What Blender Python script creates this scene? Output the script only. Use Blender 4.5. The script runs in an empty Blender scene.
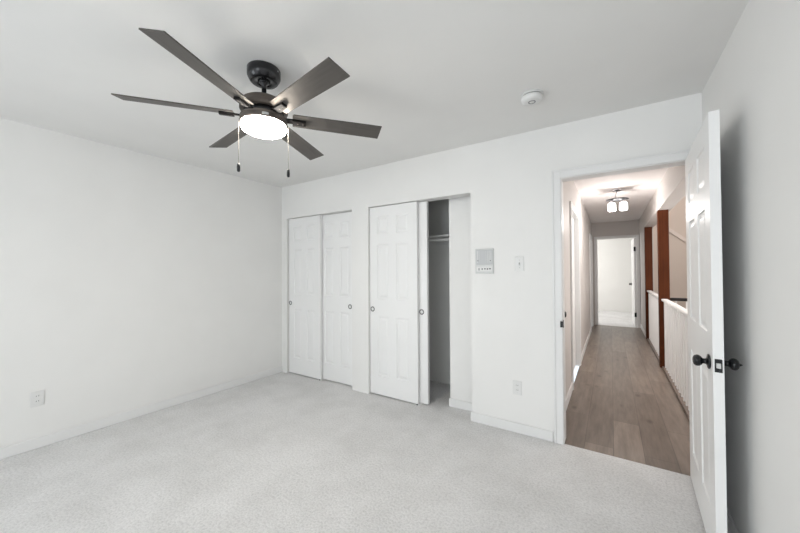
import bpy, bmesh, math, random
from mathutils import Vector, Matrix

random.seed(7)
SC = bpy.context.scene
COL = SC.collection
R = math.radians

# ------------------------------------------------------------------ camera
CAM_Z = 1.331
yaw, pitch, roll = R(33.0374), R(0.7212), R(-0.3547)
F = Vector((-math.sin(yaw) * math.cos(pitch), math.cos(yaw) * math.cos(pitch), math.sin(pitch)))
R0 = Vector((math.cos(yaw), math.sin(yaw), 0))
U0 = R0.cross(F)
RR = R0 * math.cos(roll) + U0 * math.sin(roll)
UU = U0 * math.cos(roll) - R0 * math.sin(roll)
cam_d = bpy.data.cameras.new('camera')
cam = bpy.data.objects.new('camera', cam_d)
COL.objects.link(cam)
cam.matrix_world = Matrix(((RR.x, UU.x, -F.x, 0), (RR.y, UU.y, -F.y, 0), (RR.z, UU.z, -F.z, CAM_Z), (0, 0, 0, 1)))
cam_d.sensor_width = 36
cam_d.lens = 324.343 / 800 * 36
cam_d.clip_start = 0.02
SC.camera = cam

# ------------------------------------------------------------------ world, added daylight and fill, exposure
SC.view_settings.view_transform = 'Standard'
SC.view_settings.look = 'None'
SC.view_settings.exposure = 0.0
SC.view_settings.gamma = 1.0
SC.view_settings.use_curve_mapping = False

W = bpy.data.worlds.new('world')
SC.world = W
W.use_nodes = True
bg = W.node_tree.nodes['Background']
bg.inputs[0].default_value = (0.86, 0.93, 1.0, 1)
bg.inputs[1].default_value = 1.2


def area(name, loc, direction, sx, sy, power, color=(1, 1, 1)):
    d = bpy.data.lights.new(name, 'AREA')
    d.shape = 'RECTANGLE'
    d.size, d.size_y = sx, sy
    d.energy = power
    d.color = color
    o = bpy.data.objects.new(name, d)
    COL.objects.link(o)
    o.location = loc
    o.rotation_euler = Vector(direction).to_track_quat('-Z', 'Y').to_euler()
    return o


area('added_rear_daylight', (-0.35, -4.45, 1.15), (0, 1, 0), 1.7, 1.6, 60, (0.90, 0.955, 1.0))  # daylight added behind the camera, entering by a window placed for it
area('added_side_daylight', (-3.85, -3.0, 0.80), (1, 0, 0), 1.7, 1.0, 74, (0.90, 0.955, 1.0))  # low side light added out of view to lift the right wall
area('added_stair_top_fill', (1.30, 6.0, 3.98), (0, 0, -1), 1.2, 4.5, 50, (1.0, 0.98, 0.96))  # fill added under the stairwell ceiling, no skylight is built
area('added_stair_side_fill', (1.96, 5.0, 1.7), (-1, 0, 0), 3.0, 1.5, 57, (1.0, 0.985, 0.965))  # unseen fill added to light the hall's left wall, no window there
area('added_far_room_fill', (-1.58, 10.8, 1.5), (1, 0, 0), 2.2, 1.6, 42, (1.0, 0.99, 0.97))  # fill added inside the far room, out of sight, no window built

# ------------------------------------------------------------------ materials
def nodes_of(name):
    m = bpy.data.materials.new(name)
    m.use_nodes = True
    nt = m.node_tree
    b = nt.nodes['Principled BSDF']
    return m, nt, b


def paint(name, col, rough=0.6, bump=0.03, scale=220.0, vary=0.012, metal=0.0, spec=0.35):
    m, nt, b = nodes_of(name)
    tc = nt.nodes.new('ShaderNodeTexCoord')
    n = nt.nodes.new('ShaderNodeTexNoise')
    n.inputs['Scale'].default_value = 3.0
    n.inputs['Detail'].default_value = 4
    nt.links.new(tc.outputs['Object'], n.inputs['Vector'])
    r = nt.nodes.new('ShaderNodeValToRGB')
    r.color_ramp.elements[0].position = 0.3
    r.color_ramp.elements[1].position = 0.7
    r.color_ramp.elements[0].color = tuple(max(0, c * (1 - vary)) for c in col) + (1,)
    r.color_ramp.elements[1].color = tuple(min(1, c * (1 + vary)) for c in col) + (1,)
    nt.links.new(n.outputs['Fac'], r.inputs['Fac'])
    nt.links.new(r.outputs['Color'], b.inputs['Base Color'])
    b.inputs['Roughness'].default_value = rough
    b.inputs['Metallic'].default_value = metal
    b.inputs['Specular IOR Level'].default_value = spec
    if bump:
        n2 = nt.nodes.new('ShaderNodeTexNoise')
        n2.inputs['Scale'].default_value = scale
        n2.inputs['Detail'].default_value = 2
        nt.links.new(tc.outputs['Object'], n2.inputs['Vector'])
        bp = nt.nodes.new('ShaderNodeBump')
        bp.inputs['Strength'].default_value = bump
        bp.inputs['Distance'].default_value = 0.003
        nt.links.new(n2.outputs['Fac'], bp.inputs['Height'])
        nt.links.new(bp.outputs['Normal'], b.inputs['Normal'])
    return m


def carpet_mat():
    m, nt, b = nodes_of('carpet_pale_grey')
    tc = nt.nodes.new('ShaderNodeTexCoord')
    big = nt.nodes.new('ShaderNodeTexNoise')
    big.inputs['Scale'].default_value = 2.2
    big.inputs['Detail'].default_value = 6
    big.inputs['Roughness'].default_value = 0.65
    fine = nt.nodes.new('ShaderNodeTexNoise')
    fine.inputs['Scale'].default_value = 75
    fine.inputs['Detail'].default_value = 5
    fine.inputs['Roughness'].default_value = 0.75
    for n in (big, fine):
        nt.links.new(tc.outputs['Object'], n.inputs['Vector'])
    r1 = nt.nodes.new('ShaderNodeValToRGB')
    r1.color_ramp.elements[0].position = 0.36
    r1.color_ramp.elements[0].color = (0.77, 0.765, 0.76, 1)
    r1.color_ramp.elements[1].position = 0.60
    r1.color_ramp.elements[1].color = (0.87, 0.865, 0.865, 1)
    nt.links.new(big.outputs['Fac'], r1.inputs['Fac'])
    r2 = nt.nodes.new('ShaderNodeValToRGB')
    r2.color_ramp.elements[0].position = 0.33
    r2.color_ramp.elements[0].color = (0.76, 0.76, 0.76, 1)
    r2.color_ramp.elements[1].position = 0.56
    r2.color_ramp.elements[1].color = (1, 1, 1, 1)
    nt.links.new(fine.outputs['Fac'], r2.inputs['Fac'])
    mx = nt.nodes.new('ShaderNodeMix')
    mx.data_type = 'RGBA'
    mx.blend_type = 'MULTIPLY'
    mx.inputs[0].default_value = 1.0
    nt.links.new(r1.outputs['Color'], mx.inputs[6])
    nt.links.new(r2.outputs['Color'], mx.inputs[7])
    nt.links.new(mx.outputs[2], b.inputs['Base Color'])
    b.inputs['Roughness'].default_value = 0.95
    b.inputs['Specular IOR Level'].default_value = 0.1
    b.inputs['Sheen Weight'].default_value = 0.15
    bp = nt.nodes.new('ShaderNodeBump')
    bp.inputs['Strength'].default_value = 0.6
    bp.inputs['Distance'].default_value = 0.012
    nt.links.new(fine.outputs['Fac'], bp.inputs['Height'])
    nt.links.new(bp.outputs['Normal'], b.inputs['Normal'])
    return m


def plank_mat():
    m, nt, b = nodes_of('oak_plank_floor')
    tc = nt.nodes.new('ShaderNodeTexCoord')
    mp = nt.nodes.new('ShaderNodeMapping')
    mp.inputs['Rotation'].default_value = (0, 0, R(90))
    nt.links.new(tc.outputs['Object'], mp.inputs['Vector'])
    br = nt.nodes.new('ShaderNodeTexBrick')
    br.offset = 0.37
    br.inputs['Scale'].default_value = 1.0
    br.inputs['Brick Width'].default_value = 1.45
    br.inputs['Row Height'].default_value = 0.185
    br.inputs['Mortar Size'].default_value = 0.0022
    br.inputs['Mortar Smooth'].default_value = 0.2
    br.inputs['Color1'].default_value = (0.262, 0.207, 0.170, 1)
    br.inputs['Color2'].default_value = (0.178, 0.138, 0.112, 1)
    br.inputs['Mortar'].default_value = (0.12, 0.09, 0.075, 1)
    nt.links.new(mp.outputs['Vector'], br.inputs['Vector'])
    # grain stretched along the boards
    mg = nt.nodes.new('ShaderNodeMapping')
    mg.inputs['Scale'].default_value = (14, 1.6, 1)
    nt.links.new(tc.outputs['Object'], mg.inputs['Vector'])
    g = nt.nodes.new('ShaderNodeTexNoise')
    g.inputs['Scale'].default_value = 1.6
    g.inputs['Detail'].default_value = 7
    g.inputs['Roughness'].default_value = 0.62
    nt.links.new(mg.outputs['Vector'], g.inputs['Vector'])
    gr = nt.nodes.new('ShaderNodeValToRGB')
    gr.color_ramp.elements[0].position = 0.32
    gr.color_ramp.elements[0].color = (0.64, 0.63, 0.62, 1)
    gr.color_ramp.elements[1].position = 0.65
    gr.color_ramp.elements[1].color = (1.16, 1.16, 1.15, 1)
    nt.links.new(g.outputs['Fac'], gr.inputs['Fac'])
    # scattered knots
    mk = nt.nodes.new('ShaderNodeMapping')
    mk.inputs['Scale'].default_value = (5.0, 2.6, 1)
    nt.links.new(tc.outputs['Object'], mk.inputs['Vector'])
    k = nt.nodes.new('ShaderNodeTexVoronoi')
    k.inputs['Scale'].default_value = 1.0
    nt.links.new(mk.outputs['Vector'], k.inputs['Vector'])
    kr = nt.nodes.new('ShaderNodeValToRGB')
    kr.color_ramp.elements[0].position = 0.03
    kr.color_ramp.elements[0].color = (0.45, 0.42, 0.40, 1)
    kr.color_ramp.elements[1].position = 0.16
    kr.color_ramp.elements[1].color = (1, 1, 1, 1)
    nt.links.new(k.outputs['Distance'], kr.inputs['Fac'])
    last = br.outputs['Color']
    for src in (gr, kr):
        mx = nt.nodes.new('ShaderNodeMix')
        mx.data_type = 'RGBA'
        mx.blend_type = 'MULTIPLY'
        mx.inputs[0].default_value = 0.85
        nt.links.new(last, mx.inputs[6])
        nt.links.new(src.outputs['Color'], mx.inputs[7])
        last = mx.outputs[2]
    nt.links.new(last, b.inputs['Base Color'])
    b.inputs['Roughness'].default_value = 0.34
    bp = nt.nodes.new('ShaderNodeBump')
    bp.inputs['Strength'].default_value = 0.12
    bp.inputs['Distance'].default_value = 0.002
    nt.links.new(g.outputs['Fac'], bp.inputs['Height'])
    nt.links.new(bp.outputs['Normal'], b.inputs['Normal'])
    return m


def wood_mat(name, dark, light, stretch=(18, 18, 1.2), rough=0.4, spec=0.5):
    m, nt, b = nodes_of(name)
    tc = nt.nodes.new('ShaderNodeTexCoord')
    mp = nt.nodes.new('ShaderNodeMapping')
    mp.inputs['Scale'].default_value = stretch
    nt.links.new(tc.outputs['Object'], mp.inputs['Vector'])
    n = nt.nodes.new('ShaderNodeTexNoise')
    n.inputs['Scale'].default_value = 2.0
    n.inputs['Detail'].default_value = 6
    nt.links.new(mp.outputs['Vector'], n.inputs['Vector'])
    r = nt.nodes.new('ShaderNodeValToRGB')
    r.color_ramp.elements[0].position = 0.3
    r.color_ramp.elements[0].color = dark + (1,)
    r.color_ramp.elements[1].position = 0.7
    r.color_ramp.elements[1].color = light + (1,)
    nt.links.new(n.outputs['Fac'], r.inputs['Fac'])
    nt.links.new(r.outputs['Color'], b.inputs['Base Color'])
    b.inputs['Roughness'].default_value = rough
    b.inputs['Specular IOR Level'].default_value = spec
    return m


def glow_mat(name, col, strength):
    m, nt, b = nodes_of(name)
    b.inputs['Base Color'].default_value = (0.9, 0.9, 0.88, 1)
    b.inputs['Roughness'].default_value = 0.25
    b.inputs['Emission Color'].default_value = col + (1,)
    b.inputs['Emission Strength'].default_value = strength
    return m


M = {
    'wall': paint('bedroom_wall_paint', (0.87, 0.865, 0.85), 0.7, 0.05, 260),
    'ceil': paint('ceiling_paint', (0.86, 0.855, 0.84), 0.85, 0.05, 180),
    'trim': paint('white_gloss_trim', (0.84, 0.84, 0.835), 0.35, 0.0),
    'door': paint('white_door_paint', (0.90, 0.90, 0.895), 0.38, 0.02, 300, 0.006),
    'closet': paint('closet_interior_paint', (0.86, 0.86, 0.84), 0.75, 0.04, 240),
    'hall': paint('hall_greige_paint', (0.62, 0.585, 0.562), 0.6, 0.05, 240),
    'hallceil': paint('hall_ceiling_paint', (0.84, 0.80, 0.785), 0.8, 0.04, 200),
    'stairtrim': paint('stair_moulding_paint', (0.74, 0.68, 0.64), 0.5, 0.0),
    'stair': paint('stairwell_paint', (0.68, 0.61, 0.555), 0.7, 0.04, 200),
    'far': paint('far_room_paint', (0.88, 0.872, 0.85), 0.7, 0.03, 200),
    'carpet': carpet_mat(),
    'plank': plank_mat(),
    'post': wood_mat('red_brown_stained_wood', (0.055, 0.014, 0.0045), (0.10, 0.028, 0.009), rough=0.55, spec=0.12),
    'shoe': wood_mat('taupe_floor_trim_wood', (0.16, 0.12, 0.10), (0.22, 0.17, 0.145), (2, 20, 20)),
    'darkrail': paint('near_black_rail', (0.012, 0.010, 0.010), 0.5, 0.0),
    'black': paint('black_bronze_hardware', (0.010, 0.011, 0.013), 0.24, 0.0, metal=0.3, spec=0.6),
    'bronze': paint('noble_bronze_metal', (0.132, 0.112, 0.098), 0.45, 0.0, metal=0.5),
    'iron': paint('black_blade_iron', (0.012, 0.011, 0.011), 0.6, 0.0, metal=0.1, spec=0.15),
    'canopy': paint('satin_black_metal', (0.018, 0.018, 0.02), 0.25, 0.0, metal=0.35, spec=0.6),
    'blade': wood_mat('dark_grey_oak_blade', (0.066, 0.064, 0.062), (0.088, 0.085, 0.082), (3, 30, 30), 0.45),
    'steel': paint('brushed_nickel', (0.55, 0.55, 0.54), 0.28, 0.0, metal=1.0),
    'pullmetal': paint('satin_nickel_pull', (0.17, 0.17, 0.17), 0.4, 0.0, metal=0.6),
    'platemetal': paint('dark_metal_plate', (0.05, 0.05, 0.055), 0.3, 0.0, metal=0.3),
    'chrome': paint('chrome', (0.62, 0.62, 0.64), 0.12, 0.0, metal=1.0),
    'plastic': paint('white_plastic', (0.80, 0.80, 0.79), 0.35, 0.0),
    'panelgrey': paint('grey_plastic_grille', (0.55, 0.56, 0.57), 0.4, 0.0),
    'palegrey': paint('pale_grey_plastic', (0.66, 0.67, 0.665), 0.4, 0.0),
    'slot': paint('dark_slot', (0.035, 0.035, 0.037), 0.6, 0.0),
    'greyink': paint('grey_print', (0.22, 0.22, 0.23), 0.6, 0.0),
    'chain': paint('pull_chain_metal', (0.30, 0.28, 0.25), 0.5, 0.0, metal=0.5),
    'glassglow': glow_mat('frosted_fan_glass', (1.0, 0.935, 0.84), 74.0),
    'shadeglow': glow_mat('frosted_shade_glass', (1.0, 0.96, 0.93), 8.0),
    'wire': paint('white_wire_shelf', (0.82, 0.82, 0.81), 0.4, 0.0),
    'windowglass': paint('window_frame_white', (0.85, 0.85, 0.85), 0.4, 0.0),
}


M['blade'].node_tree.nodes['Principled BSDF'].inputs['Specular Tint'].default_value = (1.0, 0.80, 0.62, 1)


# ------------------------------------------------------------------ mesh helpers
class MB:
    """collects shapes into one mesh"""

    def __init__(self):
        self.bm = bmesh.new()

    def box(self, lo, hi, bevel=0.0, seg=2, mat=None):
        bm = self.bm
        ret = bmesh.ops.create_cube(bm, size=1.0)
        vs = ret['verts']
        c = [(a + b) / 2 for a, b in zip(lo, hi)]
        s = [abs(b - a) for a, b in zip(lo, hi)]
        for v in vs:
            v.co = Vector((v.co.x * s[0] + c[0], v.co.y * s[1] + c[1], v.co.z * s[2] + c[2]))
        if bevel:
            es = list({e for v in vs for e in v.link_edges})
            rb = bmesh.ops.bevel(bm, geom=es, offset=bevel, segments=seg, affect='EDGES', profile=0.5)
            vs = list({v for f in rb['faces'] for v in f.verts} | {v for v in vs if v.is_valid})
        if mat is not None:
            for v in vs:
                v.co = mat @ v.co
        return vs

    def lathe(self, prof, seg=40, mat=None, smooth=True):
        """prof: list of (r, z) about the z axis"""
        bm = self.bm
        rings = []
        for r, z in prof:
            if r < 1e-6:
                rings.append([bm.verts.new((0, 0, z))])
            else:
                rings.append([bm.verts.new((r * math.cos(2 * math.pi * i / seg), r * math.sin(2 * math.pi * i / seg), z)) for i in range(seg)])
        for a, b in zip(rings, rings[1:]):
            for i in range(seg):
                j = (i + 1) % seg
                if len(a) == 1 and len(b) == 1:
                    continue
                if len(a) == 1:
                    f = bm.faces.new((a[0], b[i], b[j]))
                elif len(b) == 1:
                    f = bm.faces.new((a[i], b[0], a[j]))
                else:
                    f = bm.faces.new((a[i], b[i], b[j], a[j]))
                f.smooth = smooth
        if mat is not None:
            for ring in rings:
                for v in ring:
                    v.co = mat @ v.co

    def tube(self, pts, r, seg=10):
        bm = self.bm
        pts = [Vector(q) for q in pts]
        rings = []
        for i, q in enumerate(pts):
            d = (pts[min(i + 1, len(pts) - 1)] - pts[max(i - 1, 0)]).normalized()
            up = Vector((0, 0, 1)) if abs(d.z) < 0.9 else Vector((1, 0, 0))
            x = d.cross(up).normalized()
            y = d.cross(x).normalized()
            rings.append([bm.verts.new(q + x * r * math.cos(2 * math.pi * k / seg) + y * r * math.sin(2 * math.pi * k / seg)) for k in range(seg)])
        for a, b in zip(rings, rings[1:]):
            for k in range(seg):
                f = bm.faces.new((a[k], a[(k + 1) % seg], b[(k + 1) % seg], b[k]))
                f.smooth = True
        bm.faces.new(rings[0])
        bm.faces.new(list(reversed(rings[-1])))

    def prism(self, outline, z0, z1, mat=None, bevel=0.0):
        bm = self.bm
        a = [bm.verts.new((x, y, z0)) for x, y in outline]
        b = [bm.verts.new((x, y, z1)) for x, y in outline]
        n = len(a)
        fs = [bm.faces.new(list(reversed(a))), bm.faces.new(b)]
        for i in range(n):
            fs.append(bm.faces.new((a[i], a[(i + 1) % n], b[(i + 1) % n], b[i])))
        vs = a + b
        if bevel:
            es = list({e for f in fs for e in f.edges})
            rb = bmesh.ops.bevel(bm, geom=es, offset=bevel, segments=2, affect='EDGES', profile=0.5)
            vs = list({v for f in rb['faces'] for v in f.verts} | {v for v in vs if v.is_valid})
        if mat is not None:
            for v in vs:
                v.co = mat @ v.co

    def build(self, name, mat, parent=None, loc=(0, 0, 0), rot=(0, 0, 0)):
        bm = self.bm
        bmesh.ops.remove_doubles(bm, verts=bm.verts, dist=1e-6)
        bmesh.ops.recalc_face_normals(bm, faces=bm.faces)
        me = bpy.data.meshes.new(name)
        bm.to_mesh(me)
        bm.free()
        me.materials.append(M[mat] if isinstance(mat, str) else mat)
        o = bpy.data.objects.new(name, me)
        COL.objects.link(o)
        o.location = loc
        o.rotation_euler = rot
        if parent is not None:
            o.parent = parent
        return o


def tag(o, label=None, cat=None, group=None, kind=None):
    if label:
        o['label'] = label
    if cat:
        o['category'] = cat
    if group:
        o['group'] = group
    if kind:
        o['kind'] = kind
    return o


def empty(name, loc, label, cat, rotz=0.0, group=None, kind=None):
    o = bpy.data.objects.new(name, None)
    o.empty_display_size = 0.05
    COL.objects.link(o)
    o.location = loc
    o.rotation_euler = (0, 0, rotz)
    return tag(o, label, cat, group, kind)


def boxes(name, mat, lst, label, cat, bevel=0.0, kind='structure'):
    b = MB()
    for lo, hi in lst:
        b.box(lo, hi, bevel)
    return tag(b.build(name, mat), label, cat, None, kind)


# ------------------------------------------------------------------ dimensions of the place
YB, YB2 = 2.76, 2.88          # back wall faces
XL, XR = -3.67, 0.496          # side walls
YR = -4.20                    # rear wall (behind the camera)
HC = 2.449
HO = 2.022                    # closet opening height
C1A, C1B = -3.57, -2.441
C2A, C2B = -2.208, -1.043
DA, DB = -0.312, 0.4455      # bedroom doorway between jambs
HD = 2.03
YC = 3.50                     # closet back
HL, HR = -0.38, 0.57          # hall sides
YE, YE2 = 9.12, 9.24          # hall end wall
ZH = 2.13                     # underside of hall header

# ------------------------------------------------------------------ setting: bedroom
boxes('floor', 'carpet', [((XL, YR, -0.12), (XR, YB + 0.012, 0)), ((XL, YB + 0.012, -0.12), (HL - 0.14, YC, 0))],
      'pale grey cut pile carpet covering the bedroom and closet floor', 'carpet')
boxes('ceiling', 'ceil', [((XL - 0.12, YR - 0.12, HC), (XR + 0.12, YB, HC + 0.12))], 'flat white bedroom ceiling above the fan', 'ceiling')
boxes('wall_left', 'wall', [((XL - 0.12, -2.08, -0.12), (XL, YC + 0.12, HC)), ((XL - 0.12, YR - 0.12, -0.12), (XL, -3.92, HC)),
                            ((XL - 0.12, -3.92, -0.12), (XL, -2.08, 0.25)), ((XL - 0.12, -3.92, 1.38), (XL, -2.08, HC))], 'long plain white bedroom wall left of the closets', 'wall')
boxes('wall_right', 'wall', [((XR, YR - 0.12, -0.12), (XR + 0.12, YB, HC))], 'white bedroom wall behind the open door', 'wall')
boxes('wall_back', 'wall', [
    ((XL, YB, 0), (C1A, YB2, HO)),
    ((C1B, YB, 0), (C2A, YB2, HO)),
    ((C2B, YB, 0), (DA - 0.022, YB2, HO)),
    ((XL, YB, HO), (DA - 0.022, YB2, HC)),
    ((DA - 0.022, YB, HD + 0.022), (DB + 0.022, YB2, HC)),
    ((DB + 0.022, YB, 0), (HR + 0.25, YB2, HC)),
], 'white bedroom wall holding both closets and the hall doorway', 'wall')
# rear wall with an unseen window added for daylight (behind the camera)
WX0, WX1, WZ0, WZ1 = -1.25, 0.47, 0.32, 1.98
boxes('wall_rear', 'wall', [
    ((XL, YR - 0.12, -0.12), (WX0, YR, HC)), ((WX1, YR - 0.12, -0.12), (XR, YR, HC)),
    ((WX0, YR - 0.12, -0.12), (WX1, YR, WZ0)), ((WX0, YR - 0.12, WZ1), (WX1, YR, HC)),
], 'white bedroom wall with the added window behind the viewer', 'wall')
wb = MB()
for lo, hi in [((WX0, WZ0), (WX1, WZ0 + 0.05)), ((WX0, WZ1 - 0.05), (WX1, WZ1)), ((WX0, WZ0), (WX0 + 0.05, WZ1)), ((WX1 - 0.05, WZ0), (WX1, WZ1)),
               (((WX0 + WX1) / 2 - 0.03, WZ0), ((WX0 + WX1) / 2 + 0.03, WZ1))]:
    wb.box((lo[0], YR - 0.09, lo[1]), (hi[0], YR - 0.05, hi[1]))
tag(wb.build('added_window_1', 'windowglass'), 'white framed window added behind the viewer for daylight', 'window', None, 'structure')

wb = MB()  # unseen side window, added to let light in from the left
for lo, hi in [((-3.92, 0.25), (-2.08, 0.30)), ((-3.92, 1.33), (-2.08, 1.38)), ((-3.92, 0.25), (-3.87, 1.38)), ((-2.13, 0.25), (-2.08, 1.38)), ((-3.03, 0.25), (-2.97, 1.38))]:
    wb.box((XL - 0.09, lo[0], lo[1]), (XL - 0.05, hi[0], hi[1]))
tag(wb.build('added_window_2', 'windowglass'), 'white framed side window added out of view at the left for daylight', 'window', None, 'structure')

# closet interior
boxes('wall_closet_back', 'closet', [
    ((XL, YC, -0.12), (HL - 0.12, YC + 0.12, HC)),
    ((-2.36, YB2, 0), (-2.28, YC, HC)),
    ((XL, YB2, HC), (HL - 0.12, YC, HC + 0.08)),
], 'shaded white wall at the back of the closets', 'wall')
boxes('wall_closet_side', 'wall', [((-1.335, 2.945, 0), (-0.52, YC, HC)), ((-0.9, YB2, 0), (-0.52, 2.945, HC))],
      'white wall return inside the open closet at its right', 'wall')


def skirting(name, pts, mat, label, h=0.080, t=0.012):
    """baseboard along straight runs: each (x0,y0,x1,y1,nx,ny); the normal points into the room"""
    b = MB()
    for x0, y0, x1, y1, nx, ny in pts:
        lo = (min(x0, x1, x0 + nx * t, x1 + nx * t), min(y0, y1, y0 + ny * t, y1 + ny * t), 0.0)
        hi = (max(x0, x1, x0 + nx * t, x1 + nx * t), max(y0, y1, y0 + ny * t, y1 + ny * t), h)
        b.box(lo, hi, 0.0045)
    return tag(b.build(name, mat), label, 'baseboard', None, 'structure')


skirting('baseboard_left', [(XL, YR, XL, YB, 1, 0)], 'trim', 'low white baseboard along the plain left wall')
skirting('baseboard_right', [(XR, YR, XR, YB, -1, 0)], 'trim', 'white baseboard along the wall behind the open door')
skirting('baseboard_back', [(C2B - 0.012, YB, DA - 0.078, YB, 0, -1)], 'trim', 'white baseboard between the open closet and the hall doorway')
skirting('baseboard_closet', [(-1.348, 2.945, -0.9, 2.945, 0, -1)], 'trim', 'white baseboard on the wall return inside the open closet')

# door casing and jamb of the bedroom doorway
def casing(name, label, a, b, h, face, depth, width=0.062, axis='y', out=-1, thick=0.014, back=True, mat='trim', jamb=0.022, wr=None):
    """U-shaped casing + jamb. Wall face at 'face', wall runs 'depth' to the other side; out = direction of the room side."""
    m = MB()

    def bx(u0, u1, n0, n1, z0, z1, bev=0.003):
        n0, n1 = min(n0, n1), max(n0, n1)
        if axis == 'y':
            m.box((u0, n0, z0), (u1, n1, z1), bev)
        else:
            m.box((n0, u0, z0), (n1, u1, z1), bev)
    other = face - out * depth
    sides = [(face, out)] + ([(other, -out)] if back else [])
    rv = 0.005
    wr = wr or width
    for f, o in sides:
        bx(a - rv - width, a - rv, f, f + o * thick, 0, h + rv + width)
        bx(b + rv, b + rv + wr, f, f + o * thick, 0, h + rv + width)
        bx(a - rv, b + rv, f, f + o * thick, h + rv, h + rv + width)
        # raised outer back-band of the casing
        bx(a - rv - width, a - rv - width + 0.014, f + o * thick * 0.9, f + o * (thick + 0.006), 0, h + rv + width)
        bx(b + rv + wr - 0.014, b + rv + wr, f + o * thick * 0.9, f + o * (thick + 0.006), 0, h + rv + width)
        bx(a - rv - width + 0.014, b + rv + wr - 0.014, f + o * thick * 0.9, f + o * (thick + 0.006), h + rv + width - 0.014, h + rv + width)
    bx(a - jamb, a, face, other, 0, h + jamb)
    bx(b, b + jamb, face, other, 0, h + jamb)
    bx(a, b, face, other, h, h + jamb)
    return tag(m.build(name, mat), label, 'door frame', None, 'structure')


frame1 = casing('trim_1', 'white casing and jamb around the bedroom doorway to the hall', DA, DB, HD, YB, 0.12, wr=0.043)
sp = MB()
sp.box((DA - 0.0005, YB + 0.000, 0.886), (DA + 0.0022, YB + 0.034, 0.944), 0.0008)
sp.tube([(DA - 0.012, YB - 0.0175, 0.915 + dz) for dz in (-0.023, -0.016, 0, 0.016, 0.023)], 0.0058)
sp.box((DA - 0.012, YB - 0.0185, 0.894), (DA + 0.0022, YB + 0.004, 0.936), 0.001)
tag(sp.build('strike_plate', 'black', frame1), 'black strike plate')


# ------------------------------------------------------------------ six-panel doors
def panel_door(b, w, h, t, stile=0.105, mull=0.10, zs=((0.20, 0.83), (1.02, 1.60), (1.71, 1.90)), y0=0.0):
    """leaf occupying x 0..w, y y0..y0+t, z 0..h with raised panels on both faces"""
    bm = b.bm
    pw = (w - 2 * stile - mull) / 2
    xs = [0, stile, stile + pw, stile + pw + mull, w - stile, w]
    zz = [0]
    for a, c in zs:
        zz += [a, c]
    zz.append(h)
    rings_def = [(0.0, 0.0), (0.004, 0.007), (0.016, 0.009), (0.036, 0.0025), (0.040, 0.002)]
    for side in (0, 1):
        y = y0 if side == 0 else y0 + t
        sgn = 1 if side == 0 else -1
        for i in range(5):
            for j in range(len(zz) - 1):
                x0, x1, z0, z1 = xs[i], xs[i + 1], zz[j], zz[j + 1]
                if i in (1, 3) and j % 2 == 1:
                    prev = None
                    for ins, dep in rings_def:
                        ins = min(ins, (x1 - x0) * 0.3, (z1 - z0) * 0.3)
                        q = [bm.verts.new((x, y + sgn * dep, z)) for x, z in ((x0 + ins, z0 + ins), (x1 - ins, z0 + ins), (x1 - ins, z1 - ins), (x0 + ins, z1 - ins))]
                        if prev:
                            for k in range(4):
                                bm.faces.new((prev[k], prev[(k + 1) % 4], q[(k + 1) % 4], q[k]))
                        prev = q
                    bm.faces.new(prev)
                else:
                    bm.faces.new([bm.verts.new((x, y, z)) for x, z in ((x0, z0), (x1, z0), (x1, z1), (x0, z1))])
    # edges
    for i in range(5):
        for z in (0, h):
            bm.faces.new([bm.verts.new(q) for q in ((xs[i], y0, z), (xs[i + 1], y0, z), (xs[i + 1], y0 + t, z), (xs[i], y0 + t, z))])
    for j in range(len(zz) - 1):
        for x in (0, w):
            bm.faces.new([bm.verts.new(q) for q in ((x, y0, zz[j]), (x, y0, zz[j + 1]), (x, y0 + t, zz[j + 1]), (x, y0 + t, zz[j]))])


def finger_pull(parent, x, y, z):
    rot = Matrix.Translation((x, y, z)) @ Matrix.Rotation(R(90), 4, 'X')
    rb = MB()
    rb.lathe([(0.0165, -0.001), (0.018, 0.0035), (0.022, 0.0045), (0.0262, 0.003), (0.028, -0.001)], 32, rot)
    ring = tag(rb.build('finger_pull', 'pullmetal', parent), 'round nickel finger pull')
    cb = MB()
    cb.lathe([(0.0, 0.0016), (0.009, 0.0014), (0.0155, 0.0005), (0.0165, -0.001)], 28, rot)
    cb.build('pull_cup', 'plastic', ring)
    return ring


def closet_door(name, label, x0, x1, y, pull_x):
    o = empty(name, (x0, y, 0.012), label, 'closet door', kind='structure')
    b = MB()
    panel_door(b, x1 - x0, 2.004, 0.034, stile=0.10, mull=0.095)
    b.build('door_leaf', 'door', o)
    finger_pull(o, pull_x - x0, 0.0, 0.905)
    return o


closet_door('door_1', 'white sliding closet door nearest the left wall, finger pull at its left edge', C1A + 0.012, -2.975, 2.788, -3.530)
closet_door('door_2', 'white sliding closet door beside the pier, recessed behind its neighbour', -3.04, C1B - 0.004, 2.832, -2.534)
closet_door('door_3', 'white sliding closet door in front, covering the left half of the open closet', C2A + 0.005, -1.612, 2.788, -2.170)
closet_door('door_4', 'white closet door slid behind another, only its right edge showing', -2.13, -1.522, 2.832, -1.588)
for x, lab in ((-2.977, 'small white floor guide under the closed closet doors'), (-1.612, 'small floor guide under the open closet doors')):
    g = MB()
    g.box((x - 0.035, 2.778, 0.0), (x + 0.028, 2.874, 0.005), 0.0015)
    g.box((x + 0.004, 2.780, 0.004), (x + 0.022, 2.787, 0.020), 0.0015)
    g.box((x + 0.004, 2.8235, 0.004), (x + 0.022, 2.830, 0.011), 0.001)
    root = empty('floor_guide', (0, 0, 0), lab, 'door guide', group=None)
    g.build('guide_bracket', 'plastic', root)
    w = MB()
    w.lathe([(0, 0.007), (0.006, 0.0065), (0.007, 0.004)], 14, Matrix.Translation((x - 0.012, 2.7865, 0)))
    w.box((x - 0.01, 2.7765, 0.005), (x + 0.002, 2.7865, 0.014), 0.001)
    w.build('guide_roller', 'black', root)

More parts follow.
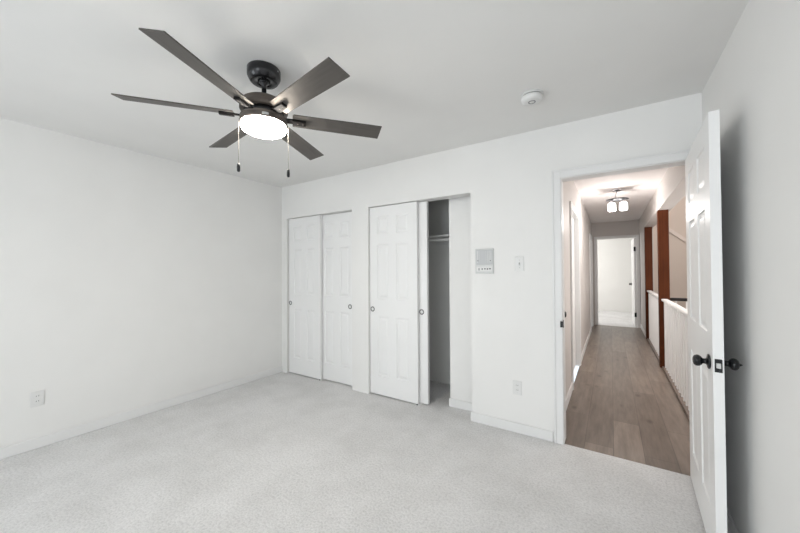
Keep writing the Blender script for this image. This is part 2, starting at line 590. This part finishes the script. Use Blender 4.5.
# closet shelf and hanging rod
sh = MB()
sh.box((-2.28, 3.19, 1.700), (-1.337, YC, 1.716), 0.002)
sh.box((-2.28, YC - 0.018, 1.63), (-1.337, YC, 1.70), 0.002)
tag(sh.build('closet_shelf', 'wire'), 'white shelf high inside the open closet', 'shelf')
rd = empty('closet_rod', (-2.28, 3.22, 1.665), 'white hanging rod just under the shelf in the open closet', 'rod')
rb = MB()
rb.tube([(0.006, 0, 0), (0.937, 0, 0)], 0.0135, 14)
rb.build('rod', 'wire', rd)
for xx in (0.004, 0.939):
    s = MB()
    s.lathe([(0, -0.004), (0.026, -0.004), (0.026, 0.002), (0.018, 0.004), (0.0, 0.004)], 20, Matrix.Translation((xx, 0, 0)) @ Matrix.Rotation(R(90), 4, 'Y'))
    s.build('rod_socket', 'wire', rd)


# ------------------------------------------------------------------ bedroom door, open into the room
def knob_profile():
    return [(0.0, 0.0), (0.031, 0.0), (0.0335, 0.003), (0.0325, 0.007), (0.018, 0.0105), (0.0125, 0.014), (0.0115, 0.021), (0.013, 0.025),
            (0.0195, 0.029), (0.0248, 0.036), (0.0260, 0.043), (0.0242, 0.050), (0.018, 0.0560), (0.010, 0.0585), (0.0, 0.059)]


LEAF = 0.80
door = empty('door_5', (0.4435, YB - 0.017, 0.014), 'white six panel bedroom door standing open with black knobs', 'door', kind='structure')
# local x runs along the leaf from the hinge, local y across its thickness
door.rotation_euler = (0, 0, R(-90 - 2.7))
b = MB()
panel_door(b, LEAF, 2.012, 0.036, stile=0.125, mull=0.11, y0=-0.036)
b.build('door_leaf', 'door', door)
kz = 0.893
for side in (0, 1):
    kb = MB()
    mt = Matrix.Translation((LEAF - 0.07, -0.036 if side == 0 else 0.0, kz)) @ Matrix.Rotation(R(90 if side == 0 else -90), 4, 'X')
    kb.lathe(knob_profile(), 32, mt)
    k = tag(kb.build('door_knob', 'black', door), 'black door knob with round rosette')
    if side == 1:
        t = MB()
        t.lathe([(0.0, 0.058), (0.0060, 0.058), (0.0050, 0.063), (0.0015, 0.069), (0, 0.0695)], 14, mt)
        t.build('privacy_button', 'black', k)
lp = MB()
lp.box((LEAF - 0.0003, -0.0305, kz - 0.029), (LEAF + 0.0022, -0.0055, kz + 0.029), 0.0008)
lt = tag(lp.build('latch_plate', 'black', door), 'black latch plate')
lb = MB()
lb.prism([(0, -0.0255), (0, -0.0105), (0.011, -0.0115), (0.003, -0.0255)], -0.011, 0.011, Matrix.Translation((LEAF + 0.002, 0, kz + 0.001)), 0.0008)
tag(lb.build('latch_bolt', 'steel', lt), 'bright latch bolt')
for hz in (0.20, 1.0, 1.80):
    hb = MB()
    hb.tube([(0.0, 0.004, hz - 0.045), (0.0, 0.004, hz + 0.045)], 0.0055, 12)
    hb.build('hinge', 'black', door)


# ------------------------------------------------------------------ wall plates
def outlet(name, loc, rotz, label):
    """duplex outlet; local +y points out of the wall"""
    o = empty(name, loc, label, 'outlet', rotz, 'wall outlets')
    p = MB()
    p.box((-0.0355, 0, -0.0575), (0.0355, 0.006, 0.0575), 0.0028)
    p.build('cover_plate', 'plastic', o)
    for z in (-0.0195, 0.0195):
        f = MB()
        f.prism([(0.0165 * math.cos(a), 0.0165 * math.sin(a) * 0.86) for a in [2 * math.pi * i / 20 for i in range(20)]], 0.0, 0.0026,
                Matrix.Translation((0, 0.0055, z)) @ Matrix.Rotation(R(-90), 4, 'X'), 0.0006)
        fo = f.build('receptacle', 'plastic', o)
        s = MB()
        s.box((-0.0075, 0.0078, z - 0.001), (-0.0052, 0.0086, z + 0.0075))
        s.box((0.0052, 0.0078, z - 0.001), (0.0075, 0.0086, z + 0.0065))
        s.lathe([(0, 0.0), (0.0028, 0.0), (0.0028, 0.0006)], 12, Matrix.Translation((0, 0.0080, z - 0.0075)) @ Matrix.Rotation(R(-90), 4, 'X'))
        s.build('slots', 'slot', fo)
    return o


outlet('wall_outlet', (XL, 0.571, 0.374), R(-90), 'white duplex outlet low on the plain left wall')
outlet('wall_outlet', (-0.655, YB, 0.365), R(180), 'white duplex outlet low on the wall between closet and doorway')

sw = empty('light_switch', (-0.627, YB, 1.380), 'white toggle light switch beside the intercom panel', 'light switch', R(180))
p = MB()
p.box((-0.0355, 0, -0.0600), (0.0355, 0.006, 0.0600), 0.0028)
p.build('cover_plate', 'plastic', sw)
p = MB()
p.box((-0.0055, 0.0055, -0.012), (0.0055, 0.0075, 0.012), 0.0008)
bz = p.build('toggle_bezel', 'panelgrey', sw)
p = MB()
p.box((-0.0036, 0.0, -0.005), (0.0036, 0.016, 0.005), 0.001, mat=Matrix.Translation((0, 0.006, 0)) @ Matrix.Rotation(R(24), 4, 'X'))
p.build('toggle', 'plastic', sw)
for z in (-0.030, 0.030):
    p = MB()
    p.lathe([(0, 0.0015), (0.0025, 0.001), (0.003, 0)], 12, Matrix.Translation((0, 0.006, z)) @ Matrix.Rotation(R(-90), 4, 'X'))
    p.build('screw', 'panelgrey', sw)

ic = empty('intercom_panel', (-0.918, YB, 1.408), 'square grey and white intercom panel with speaker grille and button row', 'intercom', R(180))
p = MB()
p.box((-0.081, 0, -0.108), (0.081, 0.012, 0.108), 0.004)
p.build('housing', 'palegrey', ic)
p = MB()
p.box((-0.072, 0.010, -0.030), (0.072, 0.0145, 0.098), 0.0025)
gr = tag(p.build('speaker_grille', 'panelgrey', ic), 'grey ribbed speaker grille')
for x, ww in ((-0.064, 0.008), (-0.050, 0.006), (-0.038, 0.008), (-0.018, 0.003), (0.042, 0.003), (0.054, 0.010)):
    p = MB()
    p.box((x, 0.0140, -0.014), (x + ww, 0.0158, 0.090), 0.0006)
    p.build('grille_rib', 'palegrey', gr)
p = MB()
p.box((-0.069, 0.011, -0.090), (0.069, 0.0138, -0.046), 0.002)
st = tag(p.build('button_strip', 'plastic', ic), 'white strip with dark buttons')
for i, (dx, ww) in enumerate(((-0.050, 0.017), (-0.028, 0.012), (-0.006, 0.015), (0.018, 0.010), (0.046, 0.008))):
    p = MB()
    p.box((dx - ww / 2, 0.0135, -0.075 + (0.004, 0.0, 0.003, -0.001, -0.006)[i]), (dx + ww / 2, 0.0158, -0.060), 0.001)
    p.build('button', 'greyink', st)
for x in (-0.058, 0.058):
    p = MB()
    p.lathe([(0, 0.006), (0.0042, 0.0055), (0.005, 0.0)], 16, Matrix.Translation((x * 0.95, 0.0140, 0.004)) @ Matrix.Rotation(R(-90), 4, 'X'))
    p.build('volume_dial', 'greyink', ic)

# smoke detector
sd = empty('smoke_detector', (-0.411, 2.190, HC), 'round white smoke detector on the ceiling', 'smoke detector')
p = MB()
p.lathe([(0, 0), (0.068, 0), (0.068, -0.008), (0.063, -0.010), (0.0, -0.010)], 48)
p.build('mounting_plate', 'plastic', sd)
p = MB()
p.lathe([(0.056, -0.0095), (0.060, -0.0105), (0.060, -0.0150), (0.056, -0.0155)], 48)
p.build('vent_ring', 'slot', sd)
p = MB()
p.lathe([(0.062, -0.0150), (0.0655, -0.016), (0.0655, -0.030), (0.060, -0.042), (0.045, -0.046), (0.0, -0.047)], 48)
cover = p.build('cover', 'plastic', sd)
p = MB()
p.lathe([(0.016, -0.0465), (0.0175, -0.0488), (0.0215, -0.0488), (0.023, -0.0463)], 32)
ring = p.build('test_button_ring', 'greyink', cover)
p = MB()
p.lathe([(0.0, -0.0492), (0.013, -0.0488), (0.0150, -0.0465)], 28)
p.build('test_button', 'plastic', cover)

# ------------------------------------------------------------------ ceiling fan
FX, FY = -1.600, 1.089
fan = empty('ceiling_fan', (FX, FY, HC), 'dark bronze six blade ceiling fan with a lit drum glass', 'ceiling fan')
p = MB()
p.lathe([(0.0, 0.0), (0.084, 0.0), (0.087, -0.004), (0.087, -0.040), (0.083, -0.050), (0.074, -0.066), (0.069, -0.071), (0.032, -0.071), (0.030, -0.063), (0.0, -0.063)], 48)
can = tag(p.build('canopy', 'canopy', fan), 'glossy black ceiling canopy')
for a in (-150, 20):
    q = MB()
    q.lathe([(0.0, 0.0025), (0.0028, 0.002), (0.004, 0.0)], 12, Matrix.Rotation(R(a), 4, 'Z') @ Matrix.Translation((0.0865, 0, -0.022)) @ Matrix.Rotation(R(90), 4, 'Y'))
    q.build('canopy_screw', 'steel', can)
p = MB()
p.lathe([(0.0, -0.058), (0.024, -0.060), (0.029, -0.068), (0.026, -0.077), (0.0125, -0.082), (0.0125, -0.135), (0.022, -0.137), (0.022, -0.165), (0.0, -0.165)], 32)
tag(p.build('downrod', 'canopy', fan), 'black downrod with hanger ball')
p = MB()
p.lathe([(0.0, -0.152), (0.050, -0.153), (0.056, -0.157), (0.058, -0.166), (0.072, -0.170), (0.100, -0.178), (0.114, -0.188), (0.119, -0.198), (0.119, -0.208),
         (0.124, -0.212), (0.125, -0.232), (0.120, -0.240), (0.0, -0.240)], 64)
tag(p.build('motor_housing', 'bronze', fan), 'bronze stepped motor housing')
p = MB()
p.lathe([(0.0, -0.267), (0.110, -0.267), (0.1185, -0.270), (0.1220, -0.274), (0.1220, -0.278), (0.1202, -0.280), (0.1202, -0.282), (0.1220, -0.284), (0.1220, -0.306), (0.120, -0.309), (0.0, -0.309)], 64)
band = tag(p.build('light_band', 'bronze', fan), 'bronze band around the light kit')
p = MB()
p.lathe([(0.0, -0.235), (0.104, -0.235), (0.104, -0.278), (0.0, -0.278)], 48)
p.build('flywheel', 'canopy', fan)
# oval maker's badge on the band, facing the viewer
ba = math.atan2(-FY, -FX) + R(3)
p = MB()
n = 24
outl = [(0.0165 * math.copysign(abs(math.cos(t)) ** 0.5, math.cos(t)), 0.0075 * math.copysign(abs(math.sin(t)) ** 0.5, math.sin(t))) for t in [2 * math.pi * i / n for i in range(n)]]
bm4 = Matrix.Rotation(ba, 4, 'Z') @ Matrix.Translation((0.1205, 0, -0.2955)) @ Matrix.Rotation(R(90), 4, 'Z') @ Matrix.Rotation(R(90), 4, 'X')
p.prism(outl, 0, 0.0035, bm4, 0.0006)
bo = tag(p.build('badge', 'steel', band), 'pale oval badge')
p = MB()
for i in range(6):
    p.box((-0.0115 + i * 0.004, -0.0022, 0.0033), (-0.0092 + i * 0.004, 0.0022, 0.0040), mat=bm4)
p.build('badge_mark', 'panelgrey', bo)
p = MB()
p.lathe([(0.1150, -0.306), (0.1172, -0.312), (0.1172, -0.328), (0.112, -0.339), (0.098, -0.347), (0.070, -0.352), (0.0, -0.354)], 64)
tag(p.build('light_glass', 'glassglow', fan), 'glowing white drum glass')

ZB = -0.262                    # blade plane below ceiling
PITCH = R(14.7)


def blade_mesh():
    m = MB()
    # local x radial, local y counter-clockwise; slanted tip, the ccw corner longer
    m.prism([(0.150, -0.046), (0.158, -0.050), (0.661, -0.0575), (0.663, 0.0575), (0.158, 0.050), (0.150, 0.046)], -0.0032, 0.0032, None, 0.0012)
    return m


def iron_mesh():
    m = MB()
    m.box((0.080, -0.019, -0.010), (0.190, 0.019, -0.0035), 0.002)
    m.prism([(0.150, -0.019), (0.222, -0.016), (0.222, 0.016), (0.150, 0.019)], -0.019, -0.0034, None, 0.002)
    return m


for k in range(6):
    ang = R(-128.0 + 60 * k)
    bl = blade_mesh().build('blade', 'blade', fan)
    bl.rotation_euler = (Matrix.Rotation(ang, 3, 'Z') @ Matrix.Rotation(-PITCH, 3, 'X')).to_euler()
    bl.location = (0, 0, ZB)
    ir = iron_mesh().build('blade_bracket', 'iron', bl)
    for sx in (0.178, 0.206):
        s = MB()
        s.lathe([(0, -0.0212), (0.003, -0.0208), (0.0045, -0.0188)], 12, Matrix.Translation((sx, 0, 0)))
        s.build('bracket_screw', 'bronze', bl)

view = math.atan2(-FY, -FX)
for da, zc, lab in ((-R(90), -0.583, 'left'), (R(90), -0.585, 'right')):
    cx, cy = 0.1255 * math.cos(view + da), 0.1255 * math.sin(view + da)
    p = MB()
    p.tube([(cx * 0.93, cy * 0.93, -0.292), (cx, cy, -0.293), (cx * 1.01, cy * 1.01, -0.301), (cx * 1.01, cy * 1.01, zc + 0.046)], 0.0014, 8)
    zz = -0.315
    while zz > zc + 0.05:
        bmesh.ops.create_icosphere(p.bm, subdivisions=1, radius=0.0021, matrix=Matrix.Translation((cx * 1.01, cy * 1.01, zz)))
        zz -= 0.0065
    ch = p.build('pull_chain', 'chain', fan)
    p = MB()
    p.lathe([(0, 0.048), (0.004, 0.047), (0.0075, 0.040), (0.0085, 0.022), (0.008, 0.006), (0.005, 0.001), (0, 0)], 18, Matrix.Translation((cx * 1.01, cy * 1.01, zc)))
    tag(p.build('pull_fob', 'black', ch), 'black pull fob')

# ------------------------------------------------------------------ hallway shell
D1A, D1B = 4.12, 5.10
D2A, D2B = 8.02, 8.82
boxes('floor_hall', 'plank', [((HL, YB + 0.012, -0.12), (HR + 0.12, YE, -0.002)), ((HR + 0.12, YB2, -0.12), (HR + 0.16, 5.9, -0.002))],
      'greyish brown oak plank floor of the hallway', 'floor')
boxes('ceiling_hall', 'hallceil', [((HL - 0.12, YB2, 2.445), (HR + 0.12, YE2, 2.56))], 'white hallway ceiling around the cluster light', 'ceiling')
boxes('wall_hall_left', 'hall', [
    ((HL - 0.12, YB2, 0), (HL, D1A - 0.02, 2.445)), ((HL - 0.12, D1B + 0.02, 0), (HL, D2A - 0.02, 2.445)),
    ((HL - 0.12, D2B + 0.02, 0), (HL, YE, 2.445)),
    ((HL - 0.12, D1A - 0.02, HD + 0.022), (HL, D1B + 0.02, 2.445)), ((HL - 0.12, D2A - 0.02, HD + 0.022), (HL, D2B + 0.02, 2.445)),
], 'greige hallway wall on the left with two doors', 'wall')
boxes('wall_hall_header', 'hall', [((HR - 0.024, YB2, ZH), (HR + 0.12, YE, 2.445))], 'greige header beam over the stair opening', 'wall')
boxes('wall_hall_right', 'hall', [((HR - 0.012, 7.86, 0), (HR + 0.12, YE, ZH))], 'short greige hallway wall past the far post', 'wall')
EA, EB = -0.27, 0.485
boxes('wall_hall_end', 'hall', [
    ((-1.6, YE, -0.12), (EA - 0.022, YE2, 2.56)), ((EB + 0.022, YE, -0.12), (HR + 0.12, YE2, 2.56)), ((EA - 0.022, YE, HD + 0.045), (EB + 0.022, YE2, 2.56)),
], 'greige wall at the end of the hallway above the far door', 'wall')
casing('trim_2', 'white casing of the far doorway at the hallway end', EA, EB, HD + 0.022, YE, 0.12, width=0.058)
casing('trim_3', 'white casing of the nearer door on the left hallway wall', D1A, D1B, HD, HL, 0.12, axis='x', out=1, back=False)
casing('trim_4', 'white casing of the farther door on the left hallway wall', D2A, D2B, HD, HL, 0.12, axis='x', out=1, back=False)
skirting('baseboard_hall_left', [(HL, YB2 + 0.02, HL, D1A - 0.075, 1, 0), (HL, D1B + 0.075, HL, D2A - 0.075, 1, 0)], 'trim', 'white baseboard along the left hallway wall', 0.095)
skirting('baseboard_hall_right', [(HR - 0.012, 7.87, HR - 0.012, YE, -1, 0)], 'trim', 'white baseboard on the short wall past the far post', 0.095)


def hall_door(name, label, a, bb):
    o = empty(name, (HL - 0.045, a + 0.003, 0.010), label, 'door', R(90), kind='structure')
    m = MB()
    panel_door(m, bb - a - 0.006, 2.015, 0.036)
    m.build('door_leaf', 'door', o)


hall_door('door_6', 'white recessed door, nearer of two on the left hallway wall', D1A, D1B)
hall_door('door_7', 'white recessed door, farther of two on the left hallway wall', D2A, D2B)

wk = MB()  # round black knob of unclear use on the hall wall
wk.lathe([(0.0, 0.0), (0.024, 0.0), (0.026, 0.003), (0.012, 0.008), (0.010, 0.022), (0.020, 0.028), (0.027, 0.040), (0.026, 0.052), (0.016, 0.060), (0.0, 0.062)], 28,
         Matrix.Rotation(R(90), 4, 'Y'))
tag(wk.build('hall_wall_knob', 'black', loc=(HL, 3.06, 0.952)), 'small round black knob on the hall wall past the doorway jamb', 'wall knob')

# far room and its open door
boxes('wall_far_room', 'far', [((-1.72, YE2, -0.12), (-1.6, 12.4, 2.56)), ((2.4, YE2, -0.12), (2.52, 12.4, 2.56)), ((-1.6, 12.28, -0.12), (2.4, 12.4, 2.56)),
                               ((-1.6, YE2, 2.445), (2.4, 12.28, 2.56)), ((HR + 0.12, YE2 - 0.02, -0.12), (2.4, YE2 + 0.02, 2.56))],
      'bright cream room seen through the far doorway', 'wall')
boxes('floor_far_room', 'carpet', [((-1.6, YE, -0.12), (2.4, 12.28, 0.0))], 'pale carpet of the bright room beyond the hallway', 'floor')
fd = empty('door_8', (EB - 0.001, YE2 - 0.05, 0.012), 'white door swung into the bright room at the hallway end', 'door', R(91.5), kind='structure')
m = MB()
panel_door(m, 0.735, 2.03, 0.035, y0=0.001)
m.build('door_leaf', 'door', fd)
for hz in (0.27, 1.78):
    h = MB()
    h.box((-0.003, 0.003, hz - 0.05), (0.0, 0.034, hz + 0.05))
    h.tube([(-0.008, 0.034, hz - 0.05), (-0.008, 0.034, hz + 0.05)], 0.009, 12)
    h.build('hinge', 'black', fd)
k = MB()
k.lathe(knob_profile(), 24, Matrix.Translation((0.665, 0.036, 0.95)) @ Matrix.Rotation(R(-90), 4, 'X'))
k.build('door_knob', 'black', fd)

# ------------------------------------------------------------------ stair side of the hall
boxes('wall_stairwell', 'stair', [
    ((2.0, YB2, -2.7), (2.12, YE, 4.1)), ((HR + 0.12, YE - 0.04, -2.7), (2.0, YE, 4.1)), ((HR + 0.12, YB2, -2.7), (2.0, YB2 + 0.08, 4.1)),
    ((HR + 0.12, YB2, 4.0), (2.0, YE, 4.1)), ((HR + 0.02, YB2, 2.56), (HR + 0.12, YE, 4.1)), ((HR + 0.02, YB2, -2.7), (HR + 0.12, YE, -0.13)),
], 'pinkish beige stairwell walls beyond the railing', 'wall')
boxes('floor_stairwell', 'plank', [((HR + 0.12, YB2, -2.8), (2.0, YE, -2.7))], 'wood floor at the bottom of the stairwell', 'floor')
sl = MB()
x0, z0, x1, z1 = 0.72, 2.49, 1.95, 1.386
n = Vector((z0 - z1, x1 - x0)).normalized() * 0.035
sl.prism([(x0 - n.x, z0 - n.y), (x1 - n.x, z1 - n.y), (x1 + n.x, z1 + n.y), (x0 + n.x, z0 + n.y)], 0, 0.03, Matrix.Translation((0, YE - 0.04, 0)) @ Matrix.Rotation(R(90), 4, 'X'), 0.003)
tag(sl.build('trim_5', 'stairtrim'), 'sloping white moulding on the stairwell wall', 'moulding', None, 'structure')


def post(loc, label, zt=ZH):
    m = MB()
    m.box((0, 0, 0), (0.115, 0.10, zt - loc[2]), 0.004)
    return tag(m.build('wooden_post', 'post', loc=loc), label, 'post', 'brown posts of the stair opening')


PN, PF = 5.60, 7.72
post((HR - 0.028, PN, -0.002), 'red brown wooden post nearest the bedroom, between the two railings')
post((HR - 0.024, PF, -0.002), 'red brown wooden post near the end of the hallway')


def railing(y0, y1, label):
    o = empty('stair_railing', (HR, y0, -0.002), label, 'railing', 0, 'white railings along the hallway')
    L = y1 - y0
    m = MB()
    m.prism([(-0.006, 0.907), (0.0, 0.902), (0.062, 0.902), (0.068, 0.907), (0.068, 0.922), (0.060, 0.930), (0.002, 0.930), (-0.006, 0.922)], 0, L,
            Matrix(((1, 0, 0, 0), (0, 0, 1, 0), (0, 1, 0, 0), (0, 0, 0, 1))), 0.002)
    m.build('handrail', 'trim', o)
    m = MB()
    m.box((-0.008, 0, 0), (0.075, L, 0.024), 0.003)
    tag(m.build('base_shoe', 'shoe', o), 'taupe wooden base shoe')
    nb = int(L / 0.125)
    for i in range(nb):
        y = (i + 0.5) * L / nb
        m = MB()
        m.box((0.016, y - 0.016, 0.022), (0.048, y + 0.016, 0.904), 0.002)
        m.build('baluster', 'trim', o)


railing(YB2 + 0.005, PN - 0.002, 'white baluster railing nearest the bedroom door along the hallway')
railing(PN + 0.102, PF - 0.002, 'white baluster railing between the two brown posts')

cr = empty('cross_railing', (HR + 0.0885, PN + 0.05, -0.002), 'dark topped railing crossing the stairwell from the near post', 'railing')
m = MB()
m.box((0, -0.022, 0.905), (1.338, 0.022, 0.945), 0.006)
tag(m.build('handrail', 'darkrail', cr), 'near black handrail')
for i in range(12):
    m = MB()
    m.box((0.06 + i * 0.105, -0.008, 0.0), (0.076 + i * 0.105, 0.008, 0.906))
    m.build('baluster', 'trim', cr)
boxes('floor_landing', 'plank', [((HR + 0.16, PN - 0.05, -0.12), (2.0, PN + 0.15, -0.002))], 'narrow oak landing under the cross railing', 'floor')

# ------------------------------------------------------------------ hallway cluster light
hl = empty('ceiling_light', (0.085, 5.46, 2.445), 'chrome cluster light with frosted shades on the hallway ceiling', 'ceiling light')
p = MB()
p.lathe([(0, 0), (0.058, 0), (0.060, -0.004), (0.056, -0.016), (0.040, -0.024), (0, -0.025)], 32)
p.build('canopy', 'chrome', hl)
p = MB()
p.tube([(0, 0, -0.02), (-0.012, 0, -0.05), (-0.022, 0, -0.080), (-0.012, 0, -0.112), (0, 0, -0.132)], 0.007, 12)
p.build('stem', 'chrome', hl)
p = MB()
p.lathe([(0, -0.122), (0.06, -0.124), (0.124, -0.130), (0.138, -0.138), (0.124, -0.146), (0.0, -0.148)], 48)
p.bm.verts.ensure_lookup_table()
for v in p.bm.verts:
    v.co.y *= 0.8
tag(p.build('plate', 'platemetal', hl), 'oval chrome plate')
for i, (dx, dy) in enumerate(((-0.066, -0.062), (0.070, -0.050), (-0.063, 0.062), (0.073, 0.068))):
    p = MB()
    T = Matrix.Translation((dx, dy, 0))
    p.lathe([(0, -0.140), (0.018, -0.142), (0.022, -0.170), (0.026, -0.186), (0.022, -0.192), (0, -0.192)], 20, T)
    hd = p.build('shade_holder', 'chrome', hl)
    p = MB()
    p.lathe([(0.0, -0.188), (0.030, -0.190), (0.042, -0.198), (0.046, -0.212), (0.048, -0.276), (0.045, -0.284), (0.030, -0.288), (0, -0.289)], 28, T)
    tag(p.build('lamp_shade', 'shadeglow', hd), 'lit frosted glass shade')

bulb = bpy.data.lights.new('ceiling_light_glow', 'POINT')
bulb.energy = 15
bulb.color = (1.0, 0.96, 0.93)
bulb.shadow_soft_size = 0.08
bulb_o = bpy.data.objects.new('ceiling_light_glow', bulb)
COL.objects.link(bulb_o)
bulb_o.parent = hl
bulb_o.location = (0, 0, -0.40)
